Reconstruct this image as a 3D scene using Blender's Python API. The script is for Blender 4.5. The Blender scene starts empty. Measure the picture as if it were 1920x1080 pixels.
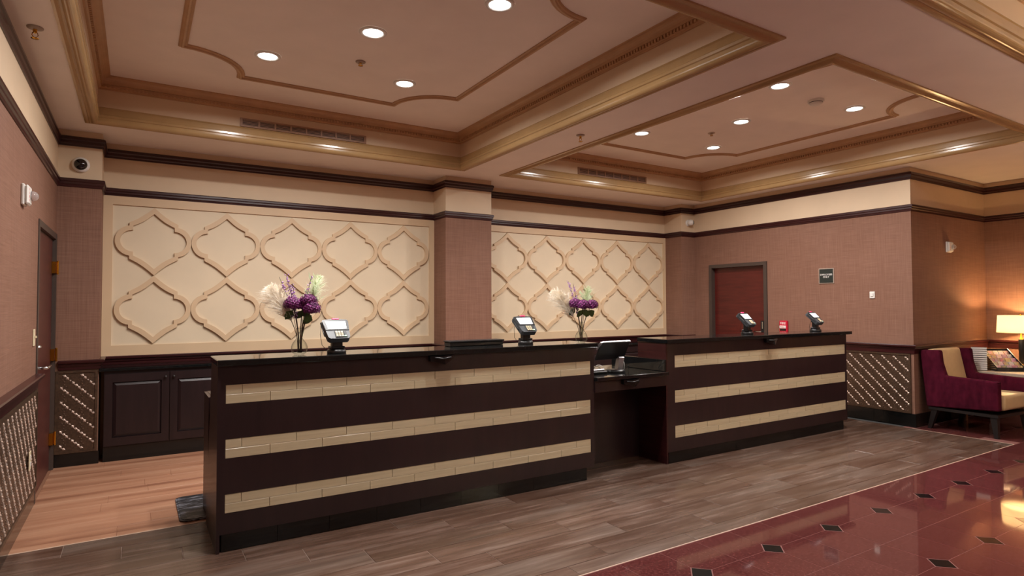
import bpy, bmesh, math, random
from mathutils import Vector, Matrix
random.seed(7)
SC = bpy.context.scene
COL = SC.collection
PI = math.pi

# ------------------------------------------------------------------ camera, world, exposure
def cam_axes(yaw, pitch, roll):
    cy, sy = math.cos(yaw), math.sin(yaw)
    w = Vector((sy*math.cos(pitch), cy*math.cos(pitch), math.sin(pitch)))
    r = Vector((cy, -sy, 0)); u = r.cross(w)
    return r*math.cos(roll)+u*math.sin(roll), u*math.cos(roll)-r*math.sin(roll), w
_r, _u, _w = cam_axes(.5555, .0281, -.0033)
cd = bpy.data.cameras.new('camera'); cd.sensor_width = 36; cd.lens = 1131.99/1920*36
cd.clip_start = .05; cd.clip_end = 60
cam = bpy.data.objects.new('camera', cd); COL.objects.link(cam)
cam.matrix_world = Matrix(((_r.x, _u.x, -_w.x, 0), (_r.y, _u.y, -_w.y, 0), (_r.z, _u.z, -_w.z, 1.4), (0, 0, 0, 1)))
SC.camera = cam
wd = bpy.data.worlds.new('world'); SC.world = wd; wd.use_nodes = True
wd.node_tree.nodes['Background'].inputs[0].default_value = (1, .93, .86, 1)
wd.node_tree.nodes['Background'].inputs[1].default_value = .05
vs = SC.view_settings
vs.view_transform = 'Standard'; vs.look = 'None'; vs.gamma = 1; vs.use_curve_mapping = False
vs.exposure = 0.27
DOWN_W = 27.0        # watts of each ceiling downlight
LOBBY_FILL_W = 14.0       # watts of each unseen fill downlight added on the camera's side
LAMP_W = 30.0
FILL_LAMP_W = 150.0  # watts of each unseen floor lamp added to brighten the ceiling
LIGHT_COL = (1.0, .95, .91)

# ------------------------------------------------------------------ materials
def s2l(c):
    return tuple((x/255/12.92 if x/255 <= .04045 else ((x/255+.055)/1.055)**2.4) for x in c)
class NT:
    def __init__(s, name):
        m = bpy.data.materials.new(name); m.use_nodes = True
        s.m = m; s.t = m.node_tree; s.n = s.t.nodes; s.b = s.n['Principled BSDF']
    def new(s, t, **k):
        n = s.n.new(t)
        for a, v in k.items(): setattr(n, a, v)
        return n
    def ln(s, a, b): s.t.links.new(a, b)
    def pos(s, scale=(1, 1, 1), rnd=0):
        g = s.new('ShaderNodeNewGeometry'); mp = s.new('ShaderNodeMapping'); mp.inputs['Scale'].default_value = scale
        if rnd:
            oi = s.new('ShaderNodeObjectInfo'); mu = s.new('ShaderNodeMath', operation='MULTIPLY'); mu.inputs[1].default_value = rnd
            s.ln(oi.outputs['Random'], mu.inputs[0])
            cx = s.new('ShaderNodeCombineXYZ')
            for i in range(3): s.ln(mu.outputs[0], cx.inputs[i])
            ad = s.new('ShaderNodeVectorMath', operation='ADD'); s.ln(g.outputs['Position'], ad.inputs[0]); s.ln(cx.outputs[0], ad.inputs[1])
            s.ln(ad.outputs[0], mp.inputs['Vector'])
        else: s.ln(g.outputs['Position'], mp.inputs['Vector'])
        return mp.outputs[0]
    def noise(s, vec, scale=5, detail=4, rough=.55):
        n = s.new('ShaderNodeTexNoise'); n.inputs['Scale'].default_value = scale; n.inputs['Detail'].default_value = detail
        n.inputs['Roughness'].default_value = rough; s.ln(vec, n.inputs['Vector']); return n.outputs['Fac']
    def ramp(s, fac, stops):
        r = s.new('ShaderNodeValToRGB'); e = r.color_ramp.elements
        while len(e) < len(stops): e.new(.5)
        for el, (p, c) in zip(e, stops): el.position = p; el.color = (*c, 1)
        s.ln(fac, r.inputs[0]); return r.outputs[0]
    def mix(s, fac, a, b, mode='MIX'):
        n = s.new('ShaderNodeMix', data_type='RGBA', blend_type=mode)
        for k, v in ((0, fac), (6, a), (7, b)):
            if hasattr(v, 'links'): s.ln(v, n.inputs[k])
            else: n.inputs[k].default_value = v if k == 0 else (*v, 1)
        return n.outputs[2]
    def bump(s, h, strength=.2, dist=.01):
        b = s.new('ShaderNodeBump'); b.inputs['Strength'].default_value = strength; b.inputs['Distance'].default_value = dist
        s.ln(h, b.inputs['Height']); s.ln(b.outputs[0], s.b.inputs['Normal'])
    def set(s, col=None, rough=None, metal=None, spec=None, **k):
        if col is not None:
            if hasattr(col, 'links'): s.ln(col, s.b.inputs['Base Color'])
            else: s.b.inputs['Base Color'].default_value = (*col, 1)
        if rough is not None: s.b.inputs['Roughness'].default_value = rough
        if metal is not None: s.b.inputs['Metallic'].default_value = metal
        if spec is not None: s.b.inputs['Specular IOR Level'].default_value = spec
        for a, v in k.items(): s.b.inputs[a.replace('_', ' ')].default_value = v
        return s.m
M = {}
def paint(name, c, rough=.5, var=.06, scale=3, **k):
    t = NT(name); c = s2l(c)
    f = t.noise(t.pos(), scale, 3)
    col = t.ramp(f, [(.3, tuple(x*(1-var) for x in c)), (.7, tuple(min(1, x*(1+var)) for x in c))])
    M[name] = t.set(col, rough, **k); return M[name]
paint('ceiling_paint', (240, 230, 222), .6, .03)
paint('frieze_paint', (212, 188, 158), .6, .03)
paint('panel_paint', (214, 196, 168), .55, .03)
paint('panel_trim_paint', (204, 176, 142), .5, .03)
paint('tan_glaze', (150, 112, 72), .28, .10, 6)
paint('tan_glaze_light', (176, 143, 98), .2, .06, 6)
paint('crown_glaze', (184, 146, 108), .38, .10, 6)
paint('white_plastic', (225, 222, 216), .35, .02)
paint('ivory_plastic', (214, 200, 168), .4, .02)
paint('black_plastic', (24, 24, 26), .35, .05)
paint('grey_plastic', (66, 70, 74), .4, .04)
paint('door_frame_metal', (70, 58, 52), .4, .06)
paint('black_tile', (15, 16, 16), .14, .25, 9)
paint('red_plastic', (190, 20, 50), .4, .03)
paint('pink_plastic', (225, 50, 110), .4, .03)
paint('white_ink', (240, 236, 232), .5, .01)
paint('red_ink', (200, 25, 30), .5, .01)
paint('plaque_green', (36, 42, 38), .4, .1, 20)
paint('pewter', (168, 150, 136), .35, .03, metallic=.0) if False else paint('pewter', (168, 150, 136), .35, .03)
paint('leaf_green', (62, 84, 30), .5, .3, 40)
paint('stem_brown', (62, 40, 28), .6, .2, 30)
paint('lavender', (184, 140, 200), .6, .35, 60)
paint('grout', (128, 108, 96), .8, .05)
paint('grout_dark', (96, 78, 68), .8, .05)
paint('grout_tan', (134, 92, 68), .8, .05)
paint('grout_rose', (116, 74, 68), .8, .05)
paint('grout_pale', (232, 220, 194), .7, .03)
paint('strip_pale', (205, 180, 160), .4, .03)
paint('cream_leather', (190, 162, 122), .45, .05, 20)
paint('table_stone', (176, 160, 142), .3, .08, 14)
paint('brown_laminate', (96, 58, 34), .4, .1, 6)
paint('vent_tan', (150, 112, 84), .45, .05)
paint('vent_dark', (58, 38, 30), .6, .05)
paint('gasket', (26, 22, 20), .5, .05)
def metal(name, c, rough=.25):
    t = NT(name); M[name] = t.set(s2l(c), rough, 1.0); return M[name]
metal('chrome', (200, 202, 205), .18); metal('brass', (214, 160, 60), .22); metal('silver', (190, 190, 196), .32)
t = NT('linen_wallpaper')
a = t.noise(t.pos((4, 4, 230)), 1.0, 3, .6); b = t.noise(t.pos((190, 190, 3)), 1.0, 3, .6); c = t.noise(t.pos(), 1.1, 2)
x = t.new('ShaderNodeMath', operation='ADD'); t.ln(a, x.inputs[0]); t.ln(b, x.inputs[1])
y = t.new('ShaderNodeMath', operation='MULTIPLY'); t.ln(x.outputs[0], y.inputs[0]); y.inputs[1].default_value = .5
k1 = t.ramp(y.outputs[0], [(.3, s2l((107, 75, 61))), (.52, s2l((132, 97, 80))), (.72, s2l((150, 115, 98)))])
k2 = t.mix(.25, k1, t.ramp(c, [(.3, s2l((116, 78, 60))), (.7, s2l((132, 98, 84)))]))
t.bump(y.outputs[0], .15, .004); M['linen_wallpaper'] = t.set(k2, .7, spec=.25)
def wood(name, dark, light, rough, stretch=(1.2, 14, 14), rnd=0, tone=0, bump=.06, coat=0):
    t = NT(name); v = t.pos(stretch, rnd)
    f = t.noise(v, 1.6, 7, .62)
    col = t.ramp(f, [(.25, s2l(dark)), (.5, tuple((a+b)/2 for a, b in zip(s2l(dark), s2l(light)))), (.75, s2l(light))])
    if tone:
        oi = t.new('ShaderNodeObjectInfo')
        r = t.ramp(oi.outputs['Random'], [(0, (1-tone,)*3), (1, (1,)*3)])
        col = t.mix(1.0, col, r, 'MULTIPLY')
    t.bump(f, bump, .003)
    M[name] = t.set(col, rough, Coat_Weight=coat); return M[name]
wood('espresso_wood', (32, 18, 20), (45, 27, 28), .38, (14, 14, 1.2), coat=.1)
wood('mahogany_trim', (40, 14, 15), (62, 25, 26), .28, (1.2, 1.2, 30))
wood('cabinet_wood', (27, 16, 17), (40, 25, 26), .36, (16, 16, 1.4))
wood('door_mahogany', (66, 19, 16), (96, 33, 27), .35, (2, 2, 16))
wood('door_dark', (66, 30, 26), (88, 42, 36), .4, (2, 2, 14))
wood('chair_leg_wood', (16, 12, 12), (28, 20, 18), .4, (14, 14, 1.2))
# wood-look porcelain planks
t = NT('porcelain_plank'); v = t.pos((1.1, 13, 1), 37)
f = t.noise(v, 1.5, 8, .65); g = t.noise(t.pos((.55, 2.2, 1), 11), 1.6, 3)
col = t.ramp(f, [(.26, s2l((44, 28, 22))), (.43, s2l((78, 56, 44))), (.57, s2l((106, 86, 76))), (.72, s2l((148, 131, 122)))])
col = t.mix(.5, col, t.ramp(g, [(.3, s2l((72, 46, 35))), (.52, s2l((98, 76, 64))), (.72, s2l((120, 107, 98)))]))
oi = t.new('ShaderNodeObjectInfo'); col = t.mix(1, col, t.ramp(oi.outputs['Random'], [(0, (.9, .89, .88)), (1, (1.03, 1.02, 1.02))]), 'MULTIPLY')
t.bump(f, .08, .003); M['porcelain_plank'] = t.set(col, .22, spec=.6)
t = NT('blond_laminate'); v = t.pos((.32, 4.6, 1), 0)
f = t.noise(v, 1.7, 6, .55)
col = t.ramp(f, [(.34, s2l((118, 74, 54))), (.46, s2l((154, 108, 83))), (.66, s2l((172, 130, 104)))])
h = t.noise(t.pos((2, 60, 1)), 1.5, 4); col = t.mix(.15, col, t.ramp(h, [(.3, s2l((140, 88, 62))), (.7, s2l((214, 170, 136)))]))
M['blond_laminate'] = t.set(col, .42)
t = NT('red_granite'); f = t.noise(t.pos(), 62, 4, .75); g = t.noise(t.pos((1, 1, 1), 9), 2.5, 3)
col = t.ramp(f, [(.3, s2l((58, 26, 26))), (.5, s2l((88, 42, 41))), (.68, s2l((112, 66, 63))), (.8, s2l((146, 106, 102)))])
col = t.mix(.35, col, t.ramp(g, [(.3, s2l((68, 32, 31))), (.7, s2l((90, 50, 47)))]))
M['red_granite'] = t.set(col, .05, spec=.55)
t = NT('black_granite'); f = t.noise(t.pos(), 140, 3, .7)
M['black_granite'] = t.set(t.ramp(f, [(.45, s2l((14, 15, 16))), (.66, s2l((30, 32, 32))), (.8, s2l((78, 84, 84)))]), .06, spec=.6)
t = NT('glass_tile'); f = t.noise(t.pos((1, 1, 40), 5), 2, 4)
M['glass_tile'] = t.set(t.ramp(f, [(.3, s2l((196, 180, 146))), (.7, s2l((212, 198, 166)))]), .3, Coat_Weight=.15, Coat_Roughness=.15)
t = NT('pressed_bronze'); f = t.noise(t.pos(), 60, 3)
t.bump(f, .2, .004); M['pressed_bronze'] = t.set(t.ramp(f, [(.3, s2l((64, 48, 37))), (.7, s2l((92, 70, 54)))]), .4, .35)
t = NT('pressed_silver'); M['pressed_silver'] = t.set(s2l((206, 184, 170)), .3, .4)
t = NT('pressed_dull'); M['pressed_dull'] = t.set(s2l((112, 90, 76)), .35, .4)
t = NT('velvet'); f = t.noise(t.pos(), 14, 4, .6); g = t.noise(t.pos((6, 6, 1.5)), 3, 3)
col = t.ramp(f, [(.3, s2l((48, 8, 22))), (.7, s2l((76, 17, 35)))]); col = t.mix(.3, col, t.ramp(g, [(.3, s2l((40, 6, 17))), (.7, s2l((96, 27, 48)))]))
M['velvet'] = t.set(col, 1.0, spec=.08)
t = NT('petal_purple'); f = t.noise(t.pos(), 70, 2)
M['petal_purple'] = t.set(t.ramp(f, [(.32, s2l((66, 8, 62))), (.55, s2l((112, 18, 98))), (.76, s2l((196, 104, 180)))]), .6)
t = NT('mat_marble'); f = t.noise(t.pos((2.5, 9, 1)), 2, 6, .7)
M['mat_marble'] = t.set(t.ramp(f, [(.4, s2l((24, 24, 28))), (.52, s2l((44, 46, 52))), (.575, s2l((132, 134, 144))), (.63, s2l((40, 42, 48)))]), .35)
t = NT('dome_black'); M['dome_black'] = t.set(s2l((12, 12, 14)), .04, spec=.8)
def thin_glass(name, tint):
    t = NT(name); tr = t.new('ShaderNodeBsdfTransparent'); tr.inputs[0].default_value = (*tint, 1)
    gl = t.new('ShaderNodeBsdfGlossy'); gl.inputs['Roughness'].default_value = .02
    lw = t.new('ShaderNodeLayerWeight'); lw.inputs[0].default_value = .35; fr = t.new('ShaderNodeMath', operation='POWER'); fr.inputs[1].default_value = 2.5; t.ln(lw.outputs['Facing'], fr.inputs[0]); mx = t.new('ShaderNodeMixShader')
    out = [n for n in t.n if n.type == 'OUTPUT_MATERIAL'][0]
    t.ln(fr.outputs[0], mx.inputs[0]); t.ln(tr.outputs[0], mx.inputs[1]); t.ln(gl.outputs[0], mx.inputs[2]); t.ln(mx.outputs[0], out.inputs[0]); M[name] = t.m
thin_glass('clear_glass', (.95, .97, .96))
def fluffy(name, c):
    t = NT(name); t.set(s2l(c), .9, spec=.1); tr = t.new('ShaderNodeBsdfTranslucent'); tr.inputs[0].default_value = (*s2l(c), 1)
    mx = t.new('ShaderNodeMixShader'); mx.inputs[0].default_value = .5; out = [n for n in t.n if n.type == 'OUTPUT_MATERIAL'][0]
    t.ln(t.b.outputs[0], mx.inputs[1]); t.ln(tr.outputs[0], mx.inputs[2]); t.ln(mx.outputs[0], out.inputs[0]); M[name] = t.m
fluffy('plume_white', (252, 246, 234)); fluffy('plume_green', (226, 234, 204))
t = NT('clear_acrylic'); M['clear_acrylic'] = t.set((.95, .97, 1), .05, Transmission_Weight=.85, IOR=1.45)
t = NT('shade_fabric'); M['shade_fabric'] = t.set(s2l((252, 246, 230)), .8, Transmission_Weight=0)
_tr = t.new('ShaderNodeBsdfTranslucent'); _tr.inputs[0].default_value = (.96, .92, .82, 1)
_mx = t.new('ShaderNodeMixShader'); _mx.inputs[0].default_value = .55
_out = [n for n in t.n if n.type == 'OUTPUT_MATERIAL'][0]
t.ln(t.b.outputs[0], _mx.inputs[1]); t.ln(_tr.outputs[0], _mx.inputs[2]); t.ln(_mx.outputs[0], _out.inputs[0])
def emit(name, c, s):
    t = NT(name); t.set((.8, .8, .8), .5)
    t.b.inputs['Emission Color'].default_value = (*c, 1); t.b.inputs['Emission Strength'].default_value = s; M[name] = t.m
emit('lamp_lens', (1, .97, .93), 14); emit('screen_white', (.92, .97, 1), .85); emit('led_green', (.2, 1, .4), .6)
t = NT('brochure_print'); f = t.new('ShaderNodeTexVoronoi'); f.inputs['Scale'].default_value = 38; t.ln(t.pos(), f.inputs['Vector'])
oi = t.new('ShaderNodeObjectInfo')
pal = t.ramp(oi.outputs['Random'], [(0, s2l((150, 60, 60))), (.2, s2l((214, 170, 90))), (.4, s2l((120, 120, 150))), (.6, s2l((226, 210, 200))), (.8, s2l((190, 90, 130))), (1, s2l((90, 120, 100)))])
M['brochure_print'] = t.set(t.mix(.45, t.mix(.25, pal, f.outputs['Color']), s2l((120, 96, 84))), .35)

# ------------------------------------------------------------------ mesh helpers
class MB:
    def __init__(s): s.v = []; s.f = []; s.sm = []
    def add(s, vs, fs, smooth=False):
        o = len(s.v); s.v += [tuple(v) for v in vs]; s.f += [tuple(i+o for i in f) for f in fs]; s.sm += [smooth]*len(fs); return s
    def box(s, x0, x1, y0, y1, z0, z1):
        return s.add([(x0, y0, z0), (x1, y0, z0), (x1, y1, z0), (x0, y1, z0), (x0, y0, z1), (x1, y0, z1), (x1, y1, z1), (x0, y1, z1)],
                     [(0, 3, 2, 1), (4, 5, 6, 7), (0, 1, 5, 4), (1, 2, 6, 5), (2, 3, 7, 6), (3, 0, 4, 7)])
    def bbox(s, x0, x1, y0, y1, z0, z1, b=.004):   # chamfered box: 24 verts
        cs = []
        P = {}
        X = (x0, x1); Y = (y0, y1); Z = (z0, z1)
        bm = bmesh.new(); vv = [bm.verts.new((X[i], Y[j], Z[k])) for k in (0, 1) for j in (0, 1) for i in (0, 1)]
        for f in ((0, 2, 3, 1), (4, 5, 7, 6), (0, 1, 5, 4), (1, 3, 7, 5), (3, 2, 6, 7), (2, 0, 4, 6)): bm.faces.new([vv[i] for i in f])
        bmesh.ops.bevel(bm, geom=bm.edges[:], offset=b, segments=1, affect='EDGES', profile=.5)
        bm.verts.index_update()
        s.add([v.co[:] for v in bm.verts], [[v.index for v in f.verts] for f in bm.faces]); bm.free(); return s
    def prism(s, poly, axis, a, b, smooth=False):   # poly: 2-D points, extruded along axis from a to b
        def P(p, h):
            return {0: (h, p[0], p[1]), 1: (p[0], h, p[1]), 2: (p[0], p[1], h)}[axis]
        n = len(poly); vs = [P(p, a) for p in poly]+[P(p, b) for p in poly]
        fs = [tuple(range(n))[::-1], tuple(range(n, 2*n))]+[(i, (i+1) % n, n+(i+1) % n, n+i) for i in range(n)]
        return s.add(vs, fs)
    def lathe(s, prof, c=(0, 0, 0), n=24, axis=2, smooth=True, cap=True):
        vs = []; fs = []
        for (r, h) in prof:
            for i in range(n):
                a = 2*PI*i/n; p = (r*math.cos(a), r*math.sin(a))
                q = {2: (p[0], p[1], h), 1: (p[0], h, p[1]), 0: (h, p[0], p[1])}[axis]
                vs.append((q[0]+c[0], q[1]+c[1], q[2]+c[2]))
        for k in range(len(prof)-1):
            for i in range(n):
                j = (i+1) % n; fs.append((k*n+i, k*n+j, (k+1)*n+j, (k+1)*n+i))
        s.add(vs, fs, smooth)
        if cap:
            if prof[0][0] > 1e-5: s.add(vs[:n], [tuple(range(n))[::-1]])
            if prof[-1][0] > 1e-5: s.add(vs[-n:], [tuple(range(n))])
        return s
    def tube(s, pts, r, n=8, smooth=True):
        pts = [Vector(p) for p in pts]; R = r if isinstance(r, (list, tuple)) else [r]*len(pts); vs = []; fs = []
        for i, p in enumerate(pts):
            d = (pts[min(i+1, len(pts)-1)]-pts[max(i-1, 0)]).normalized()
            a = d.cross(Vector((0, 0, 1)) if abs(d.z) < .9 else Vector((1, 0, 0))).normalized(); b = d.cross(a)
            for k in range(n):
                t = 2*PI*k/n; vs.append(p+(a*math.cos(t)+b*math.sin(t))*R[i])
        for i in range(len(pts)-1):
            for k in range(n):
                j = (k+1) % n; fs.append((i*n+k, i*n+j, (i+1)*n+j, (i+1)*n+k))
        fs.append(tuple(range(n))[::-1]); fs.append(tuple(range((len(pts)-1)*n, len(pts)*n)))
        return s.add(vs, fs, smooth)
    def sweep(s, path, prof, closed=False, side=1, smooth=False):
        """profile (d, z) swept along a plan path with mitred corners; d grows to the right of travel (side=1)"""
        P = [Vector(p) for p in path]; n = len(P); vs = []; fs = []; m = len(prof)
        for i in range(n):
            if closed or 0 < i < n-1:
                d0 = (P[i]-P[i-1]).normalized(); d1 = (P[(i+1) % n]-P[i]).normalized()
            elif i == 0: d0 = d1 = (P[1]-P[0]).normalized()
            else: d0 = d1 = (P[-1]-P[-2]).normalized()
            n0 = Vector((d0.y, -d0.x))*side; n1 = Vector((d1.y, -d1.x))*side
            b = n0+n1; b = b/max(.2, (1+n0.dot(n1)))
            for (d, z) in prof: vs.append((P[i].x+b.x*d, P[i].y+b.y*d, z))
        for i in range(n if closed else n-1):
            for k in range(m):
                a, b2 = i*m+k, i*m+(k+1) % m; c2, d2 = ((i+1) % n)*m+(k+1) % m, ((i+1) % n)*m+k
                fs.append((a, b2, c2, d2))
        if not closed: fs += [tuple(range(m))[::-1], tuple(range((n-1)*m, n*m))]
        return s.add(vs, fs, smooth)
    def build(s, name, mat, parent=None, local=False, kind=None, label=None):
        o = new_obj(name, s.mesh(name, mat, Vector((0, 0, 0)) if (parent is None or local) else -root_off(parent)), parent)
        if kind: o['kind'] = kind
        if label: o['label'] = label
        return o
    def mesh(s, name, mat, off=Vector((0, 0, 0))):
        me = bpy.data.meshes.new(name); me.from_pydata([(v[0]+off.x, v[1]+off.y, v[2]+off.z) for v in s.v], [], s.f)
        me.polygons.foreach_set('use_smooth', s.sm)
        bm = bmesh.new(); bm.from_mesh(me); bmesh.ops.recalc_face_normals(bm, faces=bm.faces); bm.to_mesh(me); bm.free()
        me.materials.append(M[mat]); return me
def new_obj(name, data, parent=None):
    o = bpy.data.objects.new(name, data); COL.objects.link(o)
    if parent is not None: o.parent = parent
    return o
def root_off(o):
    p = Vector((0, 0, 0))
    while o is not None: p += o.location; o = o.parent
    return p
def tag(o, label=None, cat=None, group=None, kind=None):
    for k, v in (('label', label), ('category', cat), ('group', group), ('kind', kind)):
        if v: o[k] = v
    return o
def thing(name, loc, label, cat, group=None, rz=0):
    o = new_obj(name, None); o.location = loc; o.rotation_euler.z = rz; o.empty_display_size = .1
    return tag(o, label, cat, group)
def struct(name, mb, mat):
    o = mb.build(name, mat); o['kind'] = 'structure'; return o
def copy_tree(o, parent=None):
    c = o.copy(); COL.objects.link(c)
    if parent is not None: c.parent = parent
    for ch in [x for x in bpy.data.objects if x.parent == o]: copy_tree(ch, c)
    return c
def text_mesh(name, body, size, mat, parent, mtx, depth=.0006):
    cu = bpy.data.curves.new(name, 'FONT'); cu.body = body; cu.size = size; cu.align_x = 'CENTER'; cu.align_y = 'CENTER'; cu.extrude = depth
    cu.space_line = 1.0
    tmp = bpy.data.objects.new('tmp', cu); COL.objects.link(tmp)
    bpy.context.view_layer.update()
    dg = bpy.context.evaluated_depsgraph_get(); me = bpy.data.meshes.new_from_object(tmp.evaluated_get(dg)); me.name = name
    bpy.data.objects.remove(tmp); bpy.data.curves.remove(cu)
    me.transform(mtx); me.materials.clear(); me.materials.append(M[mat])
    return new_obj(name, me, parent)

# ------------------------------------------------------------------ the room's main planes
XL, YP, YB, XR, YC, X2, F = -.608, 6.576, 6.93, 7.485, 3.429, 9.40, 3.812
ZC, ZU = 2.965, 3.34
YF = -4.0
RT, RB, CT, CB = 2.535, 2.46, 2.91, 2.823     # picture rail and crown rail heights
PA, PB, PL, PR = 3.145, 3.778, -.285, 7.188    # pier and pilaster edges

# floors --------------------------------------------------------------
def piece_mesh(name, w, d, mat, th=.006, b=.0012):
    mb = MB().add([(b, b, 0), (w-b, b, 0), (w-b, d-b, 0), (b, d-b, 0), (0, 0, -b), (w, 0, -b), (w, d, -b), (0, d, -b), (0, 0, -th), (w, 0, -th), (w, d, -th), (0, d, -th)],
                  [(0, 1, 2, 3), (0, 4, 5, 1), (1, 5, 6, 2), (2, 6, 7, 3), (3, 7, 4, 0), (4, 8, 9, 5), (5, 9, 10, 6), (6, 10, 11, 7), (7, 11, 8, 4)])
    return mb.mesh(name, mat)
Y1, Y2, XE = 2.505, 4.42, 7.41
fl = struct('floor', MB().box(XL-.15, XE, Y1, Y2, -.12, -.003), 'grout')
G = .004; cache = {}
def piece(name, parent, x0, x1, y0, y1, mat):
    k = (name, round(x1-x0, 3), round(y1-y0, 3), mat)
    if k not in cache: cache[k] = piece_mesh(name, x1-x0-G, y1-y0-G, mat)
    o = new_obj(name, cache[k], parent); o.location = (x0+G/2, y0+G/2, random.uniform(-.0004, .0002)); return o
rows = [(2.505, 2.625, .2), (2.625, 2.825, .50), (2.825, 3.025, .815), (3.025, 3.225, .537), (3.225, 3.43, .235), (3.43, 3.63, .826), (3.63, 3.83, .528), (3.83, 4.03, .235), (4.03, 4.23, .826), (4.23, 4.42, .537)]
for y0, y1, off in rows:
    xs = [XL]+[off+.885*k for k in range(-2, 9) if XL+.05 < off+.885*k < XE-.05]+[XE]
    for a, b in zip(xs, xs[1:]): piece('plank', fl, a, b, y0, y1, 'porcelain_plank')
fl2 = struct('floor', MB().box(XL-.15, XR+.2, Y2, 7.1, -.12, -.002), 'grout_tan')
G = .0015
nrow = 13; rw = (6.95-Y2-.012)/nrow
for r in range(nrow):
    xs = [XL]; x = XL+random.uniform(.35, 1.3)
    while x < XR-.3: xs.append(round(x, 3)); x += 1.3
    xs.append(XR)
    for a, b in zip(xs, xs[1:]): piece('plank', fl2, a, b, Y2+.012+r*rw, Y2+.012+(r+1)*rw, 'blond_laminate')
G = .003
fl3 = struct('floor', MB().box(XL-.15, X2+.15, YF, Y1, -.12, -.0006).box(XE, X2+.15, Y1, YC+.1, -.12, -.0006), 'grout_rose')
TX, TY, x0g, y0g, cut = .2963, .305, 2.52, 2.19, .076
tm = {}
def gran(ix, iy, x0, x1, y0, y1):
    """one granite tile; its corner that lies on the inlay lattice is cut"""
    ax = 0 if ix % 2 == 0 else 1; ay = 0 if iy % 2 == 0 else 1
    w, d = x1-x0-G, y1-y0-G
    cx = x0g+(ix+ax)*TX; cy = y0g+(iy+ay)*TY
    has = abs((x0 if ax == 0 else x1)-cx) < .01 and abs((y0 if ay == 0 else y1)-cy) < .01
    key = (ax, ay, round(w, 3), round(d, 3), has)
    if key not in tm:
        c = [(0, 0), (w, 0), (w, d), (0, d)]; poly = []
        ci = {(0, 0): 0, (1, 0): 1, (1, 1): 2, (0, 1): 3}[(ax, ay)]
        for i, p in enumerate(c):
            if has and i == ci:
                sx = cut if p[0] == 0 else -cut; sy = cut if p[1] == 0 else -cut
                e = [(p[0], p[1]+sy), (p[0]+sx, p[1])]
                poly += e if i in (0, 2) else e[::-1]
            else: poly.append(p)
        tm[key] = MB().prism(poly, 2, -.006, 0).mesh('tile', 'red_granite')
    o = new_obj('tile', tm[key], fl3); o.location = (x0+G/2, y0+G/2, 0)
for ix in range(-6, 24):
    for iy in range(-6, 5):
        xa, xb = x0g+ix*TX, x0g+(ix+1)*TX; ya, yb = y0g+iy*TY, y0g+(iy+1)*TY
        xb = min(xb, X2); top = Y1-.006 if xa < XE-.05 else YC
        if xa < XE-.005 < xb and yb > Y1:            # tiles cut by the corner of the plank floor
            if ya > Y1-.01: xa = XE+.006; top = YC
            else: top = Y1-.006
        yb = min(yb, top)
        if yb-ya < .03 or xb-xa < .03: continue
        gran(ix, iy, xa, xb, ya, yb)
for ix in range(-6, 24, 2):
    for iy in range(-4, 4, 2):
        cx, cy = x0g+ix*TX, y0g+iy*TY
        if cx > X2-.1 or (cy > Y1 and cx < XE+.1) or cy > YC-.1: continue
        c2 = cut-.006
        o = MB().prism([(-c2, 0), (0, -c2), (c2, 0), (0, c2)], 2, -.006, .0001).build('inlay', 'black_tile', fl3); o.location = (cx, cy, 0)
MB().box(XL, X2, YF, y0g-6*TY-G, -.003, 0).build('tile_field', 'red_granite', fl3)
struct('trim_1', MB().box(XL, XE, Y1-.006, Y1-.0005, -.003, .001).box(XE+.0005, XE+.006, Y1-.006, YC, -.003, .001), 'strip_pale')
struct('trim_2', MB().box(XL, XR, Y2+.001, Y2+.010, -.003, .0015), 'strip_pale')

# walls ----------------------------------------------------------------
T = .15
DL0, DL1, DLH = 5.445, 6.555, 2.03
wl = struct('wall_left', MB().box(XL-T, XL, YF, DL0, 0, RB).box(XL-T, XL, DL1, YB+T, 0, RB).box(XL-T, XL, DL0, DL1, DLH, RB), 'linen_wallpaper')
MB().box(XL-T, XL, YF, YB+T, RB, ZC).build('frieze', 'frieze_paint', wl)
wb = struct('wall_back', MB().box(XL, XR+T, YB, YB+T, 0, ZC), 'frieze_paint')
for x0, x1 in ((XL, PL), (PA, PB), (PR, XR)):
    p = MB().box(x0, x1, YP, YB, 0, RB).build('pilaster', 'linen_wallpaper', wb)
    MB().box(x0, x1, YP, YB, RB, ZC).build('frieze', 'frieze_paint', p)
DR0, DR1, DRH = 5.285, 6.285, 2.0
wr = struct('wall_right', MB().box(XR, XR+T, YC, DR0, 0, RB).box(XR, XR+T, DR1, YB, 0, RB).box(XR, XR+T, DR0, DR1, DRH, RB), 'linen_wallpaper')
MB().box(XR, XR+T, YC, YB, RB, ZC).build('frieze', 'frieze_paint', wr)
wn = struct('wall_niche', MB().box(XR+T, X2, YC, YC+T, 0, RB), 'linen_wallpaper')
MB().box(XR+T, X2, YC, YC+T, RB, ZC).build('frieze', 'frieze_paint', wn)
wg = struct('wall_lounge', MB().box(X2, X2+T, YF, YC+T, 0, RB), 'linen_wallpaper')
MB().box(X2, X2+T, YF, YC+T, RB, ZC).build('frieze', 'frieze_paint', wg)
wf = struct('wall_front', MB().box(XL-T, X2+T, YF-T, YF, 0, RB), 'linen_wallpaper')
MB().box(XL-T, X2+T, YF-T, YF, RB, ZC).build('frieze', 'frieze_paint', wf)

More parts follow.
